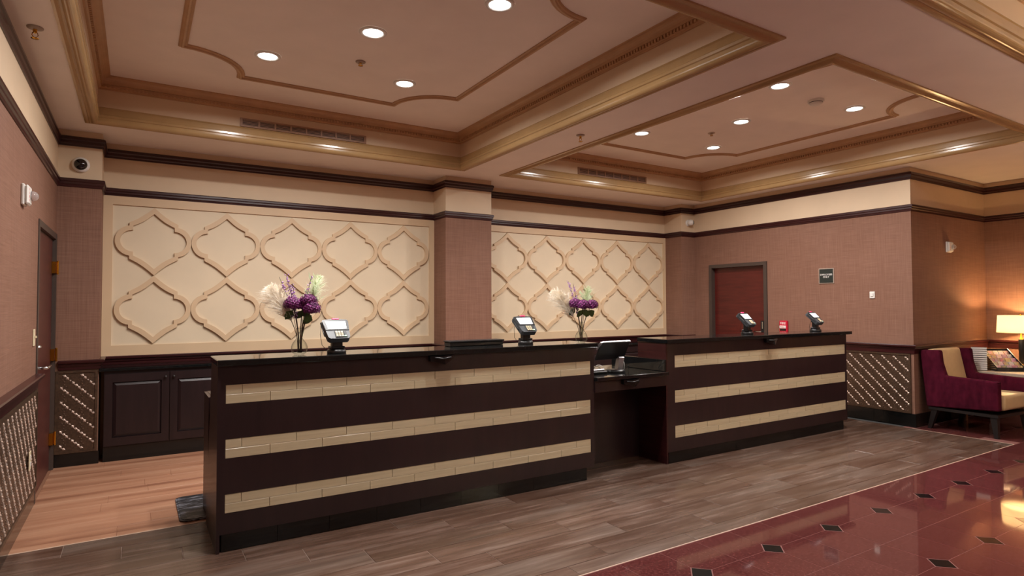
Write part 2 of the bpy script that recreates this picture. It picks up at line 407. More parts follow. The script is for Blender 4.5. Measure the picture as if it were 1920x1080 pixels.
# ceiling with three coffers ------------------------------------------
cx0, cx1, cy0, cy1 = XL-T, X2+T, YF-T, YB+T
COF = [(-.304, 3.125, 2.21, 6.13), (3.78, 7.15, 2.185, 6.14), (.6, 8.3, -2.7, 1.45)]
mb = MB()
mb.box(cx0, cx1, cy0, COF[2][2], ZC, ZU+.1); mb.box(cx0, COF[2][0], COF[2][2], COF[2][3], ZC, ZU+.1); mb.box(COF[2][1], cx1, COF[2][2], COF[2][3], ZC, ZU+.1)
mb.box(cx0, cx1, COF[2][3], 2.185, ZC, ZU+.1)
mb.box(cx0, COF[0][0], 2.185, cy1, ZC, ZU+.1); mb.box(COF[0][1], COF[1][0], 2.185, cy1, ZC, ZU+.1); mb.box(COF[1][1], cx1, 2.185, cy1, ZC, ZU+.1)
mb.box(COF[0][0], COF[0][1], 2.185, 2.21, ZC, ZU+.1); mb.box(COF[0][0], COF[0][1], 6.13, cy1, ZC, ZU+.1); mb.box(COF[1][0], COF[1][1], 6.14, cy1, ZC, ZU+.1)
for c in COF: mb.box(c[0], c[1], c[2], c[3], ZU, ZU+.1)
ceil = struct('ceiling', mb, 'ceiling_paint')
def rect(c, d=0): return [(c[0]-d, c[2]-d), (c[1]+d, c[2]-d), (c[1]+d, c[3]+d), (c[0]-d, c[3]+d)]
# profile measured inward from the fascia (d<0 lies under the soffit)
OPEN = [(-.09, ZC), (-.09, ZC-.010), (-.075, ZC-.014), (-.06, ZC-.012), (-.052, ZC-.020)]
OPEN += [(-.018+.030*math.cos(a), ZC+.004+.030*math.sin(a)) for a in [math.radians(x) for x in range(215, 376, 16)]]
OPEN += [(.010, ZC+.028), (.018, ZC+.034), (.018, ZC+.052), (.010, ZC+.060), (.006, ZC+.105), (.010, ZC+.112), (.006, ZC+.120), (0, ZC+.122), (0, ZC)]
CROWN = [(0, 3.235), (.014, 3.235), (.014, 3.248), (.024, 3.252), (.024, 3.276), (.036, 3.280), (.038, 3.290)]
CROWN += [(.038+.05*(1-math.cos(a)), 3.290+.040*math.sin(a)) for a in [math.radians(x) for x in (15, 35, 55, 75, 90)]]
CROWN += [(.092, 3.330), (.092, ZU), (0, ZU)]
for c in COF:
    MB().sweep(rect(c), OPEN, True, -1).build('opening_moulding', 'tan_glaze_light', ceil)
    MB().sweep(rect(c), CROWN, True, -1).build('crown_moulding', 'crown_glaze', ceil)
    fa = MB(); e = .002
    fa.box(c[0]+e, c[1]-e, c[3]-e, c[3], ZC+.01, ZU-.005).box(c[0]+e, c[1]-e, c[2], c[2]+e, ZC+.01, ZU-.005).box(c[0], c[0]+e, c[2], c[3], ZC+.01, ZU-.005).box(c[1]-e, c[1], c[2], c[3], ZC+.01, ZU-.005)
    fa.build('fascia', 'frieze_paint', ceil)
    d = MB(); st = .030
    for k in range(int((c[1]-c[0]-.1)/st)):
        x = c[0]+.05+k*st
        d.box(x, x+.014, c[3]-.038, c[3]-.023, 3.254, 3.275); d.box(x, x+.014, c[2]+.023, c[2]+.038, 3.254, 3.275)
    for k in range(int((c[3]-c[2]-.1)/st)):
        y = c[2]+.05+k*st
        d.box(c[0]+.023, c[0]+.038, y, y+.014, 3.254, 3.275); d.box(c[1]-.038, c[1]-.023, y, y+.014, 3.254, 3.275)
    d.build('dentil_row', 'crown_glaze', ceil, kind='stuff')
def scallop(cx, cy, hx, hy, r):
    pts = []
    for (sx, sy, a0) in ((-1, -1, 90), (1, -1, 180), (1, 1, 270), (-1, 1, 0)):
        X, Y = cx+sx*hx, cy+sy*hy
        for k in range(11):
            a = math.radians(a0-9*k); pts.append((X+r*math.cos(a), Y+r*math.sin(a)))
    return pts
MED = [(-.03, ZU), (-.03, ZU-.008), (-.022, ZU-.014), (-.012, ZU-.012), (-.006, ZU-.022), (.006, ZU-.024), (.014, ZU-.016), (.022, ZU-.014), (.03, ZU-.006), (.03, ZU)]
for cx, cy, hx, hy in ((1.40, 4.115, 1.135, 1.385), (5.43, 4.115, 1.165, 1.42)):
    MB().sweep(scallop(cx, cy, hx, hy, .455), MED, True, 1).build('medallion_moulding', 'crown_glaze', ceil)

# dark rails -----------------------------------------------------------
WALLPATH = [(XL, YF), (XL, YP), (PL, YP), (PL, YB), (PA, YB), (PA, YP), (PB, YP), (PB, YB), (PR, YB), (PR, YP), (XR, YP), (XR, YC), (X2, YC), (X2, YF)]
CR = [(0, CT), (.012, CT), (.026, CT-.010), (.028, CT-.030), (.020, CT-.040), (.018, CT-.062), (.010, CT-.072), (.008, CB), (0, CB)]
PRL = [(0, RT), (.018, RT), (.026, RT-.008), (.026, RT-.026), (.018, RT-.034), (.018, RT-.050), (.010, RT-.058), (.008, RB), (0, RB)]
struct('trim_3', MB().sweep(WALLPATH, CR), 'mahogany_trim')
struct('trim_4', MB().sweep(WALLPATH, PRL), 'mahogany_trim')
def rail(z1, z0, dd): return [(0, z1), (dd, z1), (dd+.006, z1-.008), (dd+.004, z1-.024), (dd*.62, z1-.032), (dd*.58, z1-.050), (dd*.35, z1-.060), (dd*.3, z0), (0, z0)]
struct('trim_5', MB().sweep([(XL, YF), (XL, DL0-.002)], rail(.922, .822, .05)), 'mahogany_trim')
struct('trim_6', MB().sweep([(XL+.03, YP), (PL, YP), (PL, YB), (PA, YB), (PA, YP), (PB, YP), (PB, YB), (PR, YB), (PR, YP), (XR-.04, YP)], rail(.926, .842, .035)), 'mahogany_trim')
struct('trim_7', MB().sweep([(XR, DR0-.05), (XR, YC), (X2, YC), (X2, YF)], rail(.932, .832, .035)), 'mahogany_trim')

# wainscot of pressed lattice ------------------------------------------
def lattice(parent, o, eu, n, w, z0, z1, P=.127, flip=1):
    """panel from point o along horizontal unit eu, facing n"""
    eu = Vector(eu); n = Vector(n); o = Vector(o)
    def pt(u, z, d): return (o.x+eu.x*u+n.x*d, o.y+eu.y*u+n.y*d, z)
    a = pt(0, 0, 0); b = pt(w, 0, .012)
    pan = MB().box(min(a[0], b[0]), max(a[0], b[0]), min(a[1], b[1]), max(a[1], b[1]), z0, z1).build('lattice_panel', 'pressed_bronze', parent)
    fr = MB()
    for (u0, u1, za, zb) in ((0, w, z1-.02, z1), (0, w, z0, z0+.02), (0, .02, z0+.02, z1-.02), (w-.02, w, z0+.02, z1-.02)):
        a = pt(u0, 0, .012); b = pt(u1, 0, .018)
        fr.box(min(a[0], b[0]), max(a[0], b[0]), min(a[1], b[1]), max(a[1], b[1]), za, zb)
    fr.build('border', 'pressed_bronze', pan)
    bd = MB(); sm = MB()
    def bead(m, u, z, lu, lz, d, ang):
        if u < .026 or u > w-.026 or z < z0+.026 or z > z1-.026: return
        c, s = math.cos(ang), math.sin(ang); q = []
        for (x, y, h) in ((-1, 0, 0), (0, -1, 0), (1, 0, 0), (0, 1, 0)):
            q.append(pt(u+(x*lu*c-y*lz*s), z+(x*lu*s+y*lz*c), .0121))
        for (x, y) in ((-.45, 0), (0, -.45), (.45, 0), (0, .45)):
            q.append(pt(u+(x*lu*c-y*lz*s), z+(x*lu*s+y*lz*c), .0121+d))
        m.add(q, [(0, 1, 5, 4), (1, 2, 6, 5), (2, 3, 7, 6), (3, 0, 4, 7), (4, 5, 6, 7)])
    nu, nz = int(w/P)+2, int((z1-z0)/P)+2
    for i in range(-nz-1, nu+nz+1):
        for k in range(6*(nz+1)):
            u = flip*0+i*P+k*P/6; z = z1-k*P/6+.02
            if k % 6 == 5: bead(bd, u, z, .010, .008, .004, -PI/4)
            else: bead(bd, u, z, .0165, .0125, .005, -PI/4+(.35 if k % 2 else -.25))
    for i in range(-1, nu+1):
        for j in range(-1, nz+1):
            cu, cz = i*P+P*.5, z1-j*P+.02-.0
            for (du, dz) in ((-.012, .03), (.012, .03), (0, .012), (0, -.012), (-.012, -.03), (.012, -.03)):
                bead(sm, cu+du, cz-.0+dz, .008, .0065, .004, PI/4)
    bd.build('bead_relief', 'pressed_silver', pan, kind='stuff'); sm.build('weave_relief', 'pressed_dull', pan, kind='stuff')
lattice(wl, (XL, .8, 0), (0, 1, 0), (1, 0, 0), DL0-.006-.8, .12, .815)
lattice(wb, (XL+.012, YP, 0), (1, 0, 0), (0, -1, 0), .305, .115, .835)
lattice(wr, (XR, DR0-.06, 0), (0, -1, 0), (-1, 0, 0), DR0-.06-YC-.03, .155, .828)
# black tile bases
def tilebase(name, pts, n, z, L=.457):
    st = struct(name, MB().box(*pts, 0.001, z), 'grout_dark')
    return st
bl = struct('baseboard_left', MB().box(XL, XL+.006, YF, DL0-.01, .001, .11), 'black_tile')
bb = struct('baseboard_back', MB().box(XL+.012, PL+.008, YP-.012, YP, .001, .112), 'black_tile')
br = struct('baseboard_right', MB().box(XR-.004, XR, YC, DR0-.05, .001, .150), 'grout_dark')
y = YC-.012
while y < DR0-.1:
    y1 = min(y+.457, DR0-.05); MB().bbox(XR-.014, XR-.004, y+.0015, y1-.0015, .002, .152, .001).build('tile', 'black_tile', br); y = y1
bn = struct('baseboard_niche', MB().box(XR+.001, X2, YC-.004, YC, .001, .150), 'grout_dark')
x = XR-.014
while x < X2-.05:
    x1 = min(x+.457, X2); MB().bbox(x+.0015, x1-.0015, YC-.014, YC-.004, .002, .152, .001).build('tile', 'black_tile', bn); x = x1

# panelled back wall -----------------------------------------------------
def ogee():
    N = 8
    def quad_pts(ax, ay, sx, sy0, sy1, lx, rx, sag):
        p = []
        for k in range(N+1):
            t = k/N; p.append((sx*t, ay+(sy0-ay)*t-sag*math.sin(PI*t)))
        p.append((sx, sy1))
        c = lx-rx; a0 = math.acos(max(-1, min(1, (sx-c)/rx))); ry = sy1/math.sin(a0)
        for k in range(1, N+1):
            a = a0*(1-k/N); p.append((c+rx*math.cos(a), ry*math.sin(a)))
        return p
    def full(q):
        r = q[:]; r += [(x, -y) for x, y in q[::-1][1:]]; r += [(-x, -y) for x, y in q[1:]]; r += [(-x, y) for x, y in q[::-1][1:-1]]
        return r
    o = full(quad_pts(0, .333, .208, .176, .146, .326, .135, .014)); i = full(quad_pts(0, .272, .176, .146, .106, .283, .110, .014))
    n = len(o); D = .026
    vs = [(x, 0, z) for x, z in o]+[(x, 0, z) for x, z in i]+[(x, -D, z) for x, z in o]+[(x, -D, z) for x, z in i]
    fs = []
    for k in range(n):
        j = (k+1) % n
        fs += [(2*n+k, 2*n+j, 3*n+j, 3*n+k), (k, j, 2*n+j, 2*n+k), (n+j, n+k, 3*n+k, 3*n+j)]
    return MB().add(vs, fs).mesh('ogee_frame', 'panel_trim_paint')
og = ogee()
for (xa, xb, ia, ib, ax0, dx) in ((PL, PA, -.208, 3.078, .135, .6515), (PB, PR, 3.888, 7.135, 4.216, .6485)):
    pan = MB().box(xa, xb, YB-.006, YB, .926, RB).build('wall_panel', 'panel_paint', wb)
    zi0, zi1 = 1.025, 2.378; y0, y1 = YB-.022, YB-.006
    MB().box(xa, xb, y0, y1, zi1, RB).build('rail', 'panel_trim_paint', pan); MB().box(xa, xb, y0, y1, .926, zi0).build('rail', 'panel_trim_paint', pan)
    MB().box(xa, ia, y0, y1, zi0, zi1).build('stile', 'panel_trim_paint', pan); MB().box(ib, xb, y0, y1, zi0, zi1).build('stile', 'panel_trim_paint', pan)
    for i in range(5):
        for z in (2.036, 1.368):
            o = new_obj('ogee_frame', og, pan); o.location = (ax0+dx*i, YB-.006, z); o.scale = (.998, 1, 1)

# doors ------------------------------------------------------------------
d1 = struct('door_1', MB().box(XL-.062, XL-.018, DL0+.055, DL1-.055, .006, DLH-.055), 'door_dark')
MB().box(XL-.13, XL+.007, DL0, DL0+.05, 0, DLH).build('jamb', 'door_frame_metal', d1); MB().box(XL-.13, XL+.010, DL1-.05, DL1, 0, DLH).build('jamb', 'door_frame_metal', d1)
MB().box(XL-.13, XL+.007, DL0+.05, DL1-.05, DLH-.05, DLH).build('head', 'door_frame_metal', d1)
for z in (.27, .985, 1.735):
    h = MB().box(XL-.016, XL+.010, DL1-.10, DL1-.0505, z-.05, z+.05); h.lathe([(.009, z-.058), (.009, z+.058)], (XL+.02, DL1-.052, 0), 10)
    h.build('hinge', 'brass', d1)
hp = MB().box(XL-.018, XL-.006, DL0+.10, DL0+.15, .90, 1.10); hp.lathe([(.022, 1.10), (.02, 1.115), (0, 1.12)], (XL-.004, DL0+.125, 0), 12)
hp.build('escutcheon', 'chrome', d1)
MB().tube([(XL-.006, DL0+.125, .95), (XL+.05, DL0+.125, .95), (XL+.058, DL0+.14, .95), (XL+.058, DL0+.27, .95)], .011, 10).build('lever', 'chrome', d1)
d2 = struct('door_2', MB().box(XR+.055, XR+.10, DR0+.05, DR1-.05, .006, DRH-.05), 'door_mahogany')
MB().box(XR-.022, XR+.12, DR0, DR0+.05, 0, DRH).build('jamb', 'door_frame_metal', d2); MB().box(XR-.022, XR+.12, DR1-.05, DR1, 0, DRH).build('jamb', 'door_frame_metal', d2)
MB().box(XR-.022, XR+.12, DR0+.05, DR1-.05, DRH-.05, DRH).build('head', 'door_frame_metal', d2)
lk = MB().bbox(XR+.030, XR+.055, DR0+.075, DR0+.145, .96, 1.165, .006).build('lock_case', 'black_plastic', d2)
MB().tube([(XR+.03, DR0+.11, 1.01), (XR-.005, DR0+.11, 1.01), (XR-.012, DR0+.12, 1.01), (XR-.012, DR0+.22, 1.01)], .010, 8).build('lever', 'chrome', lk)
MB().box(XR+.026, XR+.0301, DR0+.103, DR0+.117, 1.05, 1.15).build('reader_strip', 'chrome', lk)

# ------------------------------------------------------------------ downlights and ceiling fittings
dl_proto = None
def downlight(x, y, label, group, watts, z=ZU):
    t = thing('downlight', (x, y, z), label, 'ceiling light', group)
    MB().lathe([(.068, -.001), (.072, -.010), (.092, -.010), (.098, -.004), (.098, -.0005)], n=28, cap=False).build('trim_ring', 'white_plastic', t, True)
    MB().lathe([(0, -.006), (.040, -.006), (.069, -.004), (.069, -.001)], n=28).build('lens', 'lamp_lens', t, True)
    ld = bpy.data.lights.new('downlight_bulb', 'AREA'); ld.shape = 'DISK'; ld.size = .13; ld.energy = watts; ld.color = LIGHT_COL; ld.spread = math.radians(165)
    lo = bpy.data.objects.new('downlight_bulb', ld); COL.objects.link(lo); lo.parent = t; lo.location = (0, 0, -.012)
names5 = [('front left', -1, -1), ('front right', 1, -1), ('middle', 0, 0), ('rear left', -1, 1), ('rear right', 1, 1)]
for (cx, cy, hx, hy, side) in ((1.40, 4.115, .563, .815, 'left'), (5.425, 4.115, .60, .865, 'right')):
    for nm, sx, sy in names5:
        lab = {'front left': 'nearest the camera on its left', 'front right': 'nearest the camera on its right', 'middle': 'in the middle of its five', 'rear left': 'by the rear wall on its left', 'rear right': 'by the rear wall on its right'}[nm]
        downlight(cx+sx*hx, cy+sy*hy, 'lit round white downlight in the %s coffer, %s' % (side, lab), 'downlights in the %s coffer' % side, DOWN_W)
for i, x in enumerate((1.6, 4.45, 7.3)):  # unseen downlights added on the camera's side as fill light
    for j, y in enumerate((-2.0, -.1)):
        downlight(x, y, 'unseen round fill downlight added in the lobby coffer, %s of the %s row' % (('left end', 'middle', 'right end')[i], ('far', 'near')[j]), 'added fill downlights in the lobby coffer', LOBBY_FILL_W)
def fill_floor_lamp(x, y, label):  # out-of-view lamp, added to light the ceiling from below
    t = thing('fill_floor_lamp', (x, y, 0), label, 'lamp', 'added fill lamps in the lobby')
    MB().lathe([(.15, .0005), (.15, .018), (.04, .028), (.014, .034)], n=32).build('base', 'brass', t, True)
    MB().tube([(0, 0, .030), (0, 0, 1.30)], .011, 10).build('pole', 'black_plastic', t, True)
    MB().lathe([(.23, 1.32), (.20, 1.60), (.197, 1.60), (.227, 1.32), (.23, 1.32)], n=40, cap=False).build('shade', 'shade_fabric', t, True)
    MB().tube([(-.21, 0, 1.50), (.21, 0, 1.50)], .003, 6).tube([(0, 0, 1.30), (0, 0, 1.40)], .008, 6).build('spider', 'brass', t, True)
    ld = bpy.data.lights.new('fill_lamp_bulb', 'POINT'); ld.energy = FILL_LAMP_W; ld.color = (1, .84, .66); ld.shadow_soft_size = .05
    lo = bpy.data.objects.new('fill_lamp_bulb', ld); COL.objects.link(lo); lo.parent = t; lo.location = (0, 0, 1.47)
fill_floor_lamp(4.7, -.9, 'unseen floor lamp with cream drum shade added as lobby fill, nearer the left wall')
fill_floor_lamp(7.2, -.6, 'unseen floor lamp with cream drum shade added as lobby fill, nearer the lounge wall')
def sprinkler(x, y, z, label, drop=1.0):
    t = thing('sprinkler', (x, y, z), label, 'sprinkler', 'ceiling sprinklers')
    MB().lathe([(.040, -.0005), (.038, -.007), (.020, -.012), (.012, -.012)], n=20).build('escutcheon', 'pewter', t, True)
    MB().lathe([(.010, -.0121), (.010, -.030*drop), (.006, -.034*drop)], n=12).build('body', 'brass', t, True)
    MB().tube([(-.011, 0, -.0305*drop), (-.014, 0, -.045*drop), (-.003, 0, -.060*drop)], .0025, 6).tube([(.011, 0, -.0305*drop), (.014, 0, -.045*drop), (.003, 0, -.060*drop)], .0025, 6).build('frame', 'brass', t, True)
    MB().lathe([(.002, -.060*drop), (.019, -.062*drop), (.019, -.064*drop), (0, -.064*drop)], n=14).build('deflector', 'brass', t, True)
sprinkler(-.505, 4.247, ZC, 'pendant sprinkler on the soffit beside the left wall')
sprinkler(3.455, 4.36, ZC, 'pendant sprinkler on the soffit beam between the two coffers')
sprinkler(1.488, 4.672, ZU, 'small sprinkler among the downlights of the left coffer', .5)
sprinkler(5.504, 4.572, ZU, 'small sprinkler among the downlights of the right coffer', .5)
t = thing('smoke_detector', (5.47, 3.313, ZU), 'round white smoke detector between downlights in the right coffer', 'smoke detector')
MB().lathe([(.072, -.0005), (.074, -.018), (.070, -.022)], n=28).build('base', 'white_plastic', t, True)
MB().lathe([(.060, -.0221), (.056, -.040), (.030, -.050), (0, -.051)], n=28).build('cover', 'white_plastic', t, True)
MB().lathe([(.0605, -.0222), (.0605, -.027)], n=28, cap=False).build('grille_band', 'vent_dark', t, True)
def vent(x0, x1, z0, z1, yf, label):
    t = thing('air_grille', ((x0+x1)/2, yf, z0), label, 'air vent', 'linear air grilles')
    MB().box(x0+.012, x1-.012, yf-.003, yf-.0005, z0+.01, z1-.01).build('backing', 'vent_dark', t)
    f = MB()
    f.box(x0, x1, yf-.014, yf-.0005, z1-.014, z1); f.box(x0, x1, yf-.014, yf-.0005, z0, z0+.014); f.box(x0, x0+.022, yf-.014, yf-.0005, z0+.014, z1-.014); f.box(x1-.022, x1, yf-.014, yf-.0005, z0+.014, z1-.014)
    f.build('frame', 'vent_tan', t)
    L = (x1-x0-.044)/8
    for k in range(1, 8): MB().box(x0+.022+L*k-.008, x0+.022+L*k+.008, yf-.012, yf-.003, z0+.014, z1-.014).build('mullion', 'vent_tan', t)
    for j in range(4):
        z = z0+.014+(z1-z0-.028)*(j+.5)/4
        MB().box(x0+.022, x1-.022, yf-.009, yf-.003, z-.0028, z+.0028).build('slat', 'vent_tan', t)
vent(.80, 2.012, 3.088, 3.168, 6.13, 'long tan slotted air grille in the fascia of the left coffer')
vent(4.815, 6.02, 3.088, 3.178, 6.14, 'long tan slotted air grille in the fascia of the right coffer')

# ------------------------------------------------------------------ reception counters
SZ = [(.838, .947), (.527, .638), (.217, .325)]
def counter(x0, x1, sx0, sx1, j1, j2, lap0, lap1, label):
    t = thing('reception_counter', ((x0+x1)/2, 4.0, 0), label, 'counter')
    MB().box(x0+.02, x1-.005, F+.018, 4.115, .10, 1.056).build('body', 'espresso_wood', t)
    z = 1.056
    bands = []
    for (za, zb) in SZ: bands.append((zb, z)); z = za
    bands.append((z, .10))
    for (za, zb) in bands: MB().box(x0+.02, x1, F, F+.018, za, zb).build('face_band', 'espresso_wood', t)
    for (za, zb) in SZ:
        MB().box(x0+.02, sx0, F, F+.018, za, zb).build('stile', 'espresso_wood', t); MB().box(sx1, x1, F, F+.018, za, zb).build('stile', 'espresso_wood', t)
        zm = (za+zb)/2
        MB().box(sx0, sx1, F+.0085, F+.018, za, zb).box(sx0, sx1, F+.0022, F+.0085, zm-.0011, zm+.0011).build('grout_bed', 'grout_pale', t)
        zm = (za+zb)/2
        for (a, b, off) in ((zm, zb, j1), (za, zm, j2)):
            xs = [sx0]+[off+.3048*k for k in range(-3, 30) if sx0+.03 < off+.3048*k < sx1-.03]+[sx1]
            for p, q in zip(xs, xs[1:]):
                MB().bbox(p+.0015, q-.0015, F+.001, F+.0081, a+.0015, b-.0015, .0008).build('tile', 'glass_tile', t)
    MB().box(x0+.03, x1-.075, F+.012, 4.10, .0015, .0995).build('toe_kick', 'grout_dark', t)
    x = x0+.03
    while x < x1-.12:
        xe = min(x+.3048, x1-.075); MB().bbox(x+.001, xe-.001, F+.004, F+.012, .002, .099, .001).build('toe_tile', 'black_tile', t); x = xe
    MB().bbox(lap0, lap1, 3.782, 4.16, 1.0565, 1.092, .004).build('countertop', 'black_granite', t)
    return t
c1 = counter(.39, 3.143, .436, 3.107, .523, .678, .388, 3.165, 'long dark wood reception counter with three cream tile stripes, left of the gap')
MB().prism([(3.80, .0), (3.80, 1.056), (4.125, 1.056), (4.38, .0)], 0, .392, .41).build('end_panel', 'espresso_wood', c1)
c2 = counter(3.955, 6.80, 4.065, 6.769, .523+.3048*12, .678+.3048*12, 3.945, 6.875, 'shorter dark wood reception counter with three cream tile stripes, beside the right wall')
MB().box(3.957, 3.975, F+.0, 4.16, .0, 1.056).build('end_panel', 'mahogany_trim', c2, label='reddish side panel facing the gap')
# accessible low counter between them
t = thing('low_counter', (3.55, 4.1, 0), 'low black granite counter with open knee space between the two tall counters', 'counter')
MB().bbox(3.146, 3.954, 3.77, 4.52, .78, .812, .004).build('countertop', 'black_granite', t)
MB().box(3.146, 3.954, 3.80, 3.825, .69, .7795).build('apron', 'espresso_wood', t)
MB().box(3.10, 4.0, 4.172, 4.195, .0015, .7795).build('back_panel', 'espresso_wood', t)
MB().bbox(3.93, 3.954, 3.80, 4.50, .8125, .915, .003).build('side_splash', 'black_granite', t)
# staff desk behind the left counter
t = thing('staff_desk', (1.7, 4.45, 0), 'low dark work desk behind the long left counter', 'desk')
MB().bbox(.42, 3.10, 4.17, 4.71, .78, .808, .003).build('desk_top', 'espresso_wood', t)
MB().box(.402, .4195, 4.385, 4.70, .016, .806).build('end_panel', 'espresso_wood', t); MB().box(3.08, 3.10, 4.24, 4.70, .001, .779).build('end_panel', 'espresso_wood', t)
MB().box(.42, 3.08, 4.24, 4.258, .30, .779).build('modesty_panel', 'espresso_wood', t)
# bag hooks
def bag_hook(x, z, label, y=F):
    t = thing('bag_hook', (x, y, z), label, 'hook', 'hooks under the counter tops')
    b = MB()
    top = [(-.088, 0, 0), (.088, 0, 0), (.088, -.035, 0), (.0, -.060, 0), (-.088, -.035, 0)]
    low = [(-.086, 0, -.036), (.086, 0, -.030), (.086, -.036, -.022), (.012, -.066, -.058), (-.086, -.036, -.034)]
    b.add(top+low+[(.012, -.004, -.062)], [(0, 1, 2, 3, 4), (0, 5, 6, 1), (1, 6, 7, 2), (2, 7, 8, 3), (3, 8, 9, 4), (4, 9, 5, 0), (5, 10, 6), (6, 10, 7), (7, 10, 8), (8, 10, 9), (9, 10, 5)])
    b.build('bracket', 'dome_black', t, True)
    MB().tube([(-.06, -.046, -.012), (.0, -.064, -.018), (.06, -.050, -.012)], .006, 8).build('grip', 'black_plastic', t, True)
bag_hook(1.78, 1.054, 'black wedge hook under the top of the long left counter')
bag_hook(3.51, .776, 'black wedge hook on the apron of the low counter', 3.80)
bag_hook(5.41, 1.054, 'black wedge hook under the top of the right counter')

# rear credenza cabinets --------------------------------------------------
YK = 6.556
def cabinet(x0, label):
    W = 1.035
    t = thing('base_cabinet', (x0+W/2, 6.73, 0), label, 'cabinet', 'base cabinets along the rear wall')
    MB().box(x0+.001, x0+W-.001, YK+.021, 6.89, .1305, .812).build('body', 'cabinet_wood', t)
    MB().box(x0+.001, x0+W-.001, YK+.018, 6.80, .0015, .13).build('toe_kick', 'black_tile', t)
    for s in (0, 1):
        a = x0+.006+s*.515; b = a+.508
        d = MB().box(a, a+.062, YK, YK+.02, .141, .784).box(b-.062, b, YK, YK+.02, .141, .784).box(a+.062, b-.062, YK, YK+.02, .712, .784).box(a+.062, b-.062, YK, YK+.02, .141, .213).build('door', 'cabinet_wood', t)
        pn = MB(); i0, i1, z0, z1 = a+.063, b-.063, .214, .711; g = .028
        pn.add([(i0, YK+.016, z0), (i1, YK+.016, z0), (i1, YK+.016, z1), (i0, YK+.016, z1), (i0+g, YK+.004, z0+g), (i1-g, YK+.004, z0+g), (i1-g, YK+.004, z1-g), (i0+g, YK+.004, z1-g)],
               [(0, 1, 5, 4), (1, 2, 6, 5), (2, 3, 7, 6), (3, 0, 4, 7), (4, 5, 6, 7), (3, 2, 1, 0)])
        pn.build('raised_panel', 'cabinet_wood', d)
        kx = b-.030 if s == 0 else a+.030
        MB().lathe([(.006, 0), (.005, -.012), (.012, -.016), (.013, -.022), (.008, -.027), (0, -.028)], (kx, YK, .739), 14, 1).build('knob', 'gasket', d)
lab = ['leftmost', 'second from left', 'third from left', 'fourth from left', 'fifth from left', 'rightmost']
for i, x in enumerate((-.248, .787, 1.822, 3.79, 4.825, 5.86)):
    cabinet(x, 'dark two-door cabinet with raised panels under the rear panelling, %s of the row' % lab[i])
for (a, b, n) in ((PL, PA, 'left'), (PB, PR, 'right')):
    o = MB().bbox(a+.002, b-.002, YK-.008, 6.905, .8125, .841, .004).build('cabinet_top', 'black_granite')
    tag(o, 'black granite worktop along the rear cabinets below the %s wall panel' % n, 'worktop')

# ------------------------------------------------------------------ things on the counters
def pin_pad(x, y, z, yaw, label, tilt=44, s=1.0):
    t = thing('card_terminal', (x, y, z), label, 'card terminal', 'card payment terminals on the counters', yaw); t.scale = (s, s, s)
    MB().lathe([(.060, .0005), (.062, .010), (.056, .022), (.044, .028), (.030, .028)], n=24).build('base', 'black_plastic', t, True)
    MB().bbox(-.034, .034, -.024, .026, .0281, .115, .006).bbox(-.040, .040, -.030, .032, .100, .116, .004).bbox(-.046, .046, -.034, .036, .0281, .045, .004).build('post', 'black_plastic', t, True)
    # local frame of the tilted body: origin at its lower front edge, e1 right, e2 up the face, e3 outward
    a = math.radians(tilt); e2 = Vector((0, math.cos(a), math.sin(a))); e3 = Vector((0, -math.sin(a), math.cos(a))); O = Vector((0, -.070, .098))
    def tr(mb):
        mb.v = [tuple(O+Vector((1, 0, 0))*v[0]+e2*v[1]+e3*v[2]) for v in mb.v]; return mb
    body = MB(); out = [(-.070, .012), (-.058, 0), (.058, 0), (.070, .012), (.086, .150), (.080, .166), (.02, .174), (-.02, .174), (-.080, .166), (-.086, .150)]
    body.prism(out, 2, -.040, 0)
    b = tr(body).build('body', 'grey_plastic', t, True)
    fr = MB().prism([(-.076, .072), (.076, .072), (.084, .150), (.078, .163), (-.078, .163), (-.084, .150)], 2, .0002, .004)
    sb = tr(fr).build('bezel', 'black_plastic', t, True)
    tr(MB().prism([(-.060, .080), (.060, .080), (.066, .148), (-.066, .148)], 2, .0042, .0052)).build('screen', 'screen_white', sb, True)
    kp = tr(MB().bbox(-.024, .052, .008, .064, .0002, .004, .001)).build('keypad', 'black_plastic', t, True)
    for r in range(4):
        for c in range(4):
            tr(MB().bbox(-.020+c*.0175, -.006+c*.0175, .012+r*.0125, .0215+r*.0125, .0041, .0075, .001)).build('key', 'led_green' if (r == 0 and c == 3) else ('ivory_plastic' if c < 3 else 'grey_plastic'), kp, True)
    tr(MB().bbox(-.018, .030, .164, .180, -.020, .0055, .004)).build('top_cap', 'pink_plastic', t, True)
    sp = tr(MB().tube([(-.092, .150, -.012), (-.090, .06, -.012), (-.088, .03, -.012)], .0035, 8)).build('stylus', 'black_plastic', t, True)
    pc = [O+Vector((1, 0, 0))*(-.092)+e2*.152+e3*(-.012)]
    pc += [Vector((-.104, -.02, .20)), Vector((-.106, .0, .12)), Vector((-.085, .03, .05)), Vector((-.05, .04, .018))]
    MB().tube(pc, .0016, 6).build('stylus_cord', 'black_plastic', sp, True)
ZT = 1.0925
pin_pad(1.105, 3.945, ZT, .02, 'card terminal facing the camera beside the left vase of flowers')
pin_pad(2.62, 4.02, ZT, .0, 'card terminal on the left counter between the black tray and the right vase')
pin_pad(5.36, 4.03, ZT, .12, 'card terminal on the right counter in front of the closed door')
pin_pad(6.52, 4.00, ZT, .12, 'card terminal at the far right end of the right counter')
t = thing('document_tray', (2.2, 4.08, ZT), 'long low black tray box at the back of the left counter by the pier', 'tray')
MB().bbox(1.965, 2.42, 4.03, 4.135, ZT+.0005, ZT+.030, .004).build('box', 'black_plastic', t)
MB().bbox(1.960, 2.425, 4.02, 4.14, ZT+.0305, ZT+.042, .003).build('lid', 'black_plastic', t)

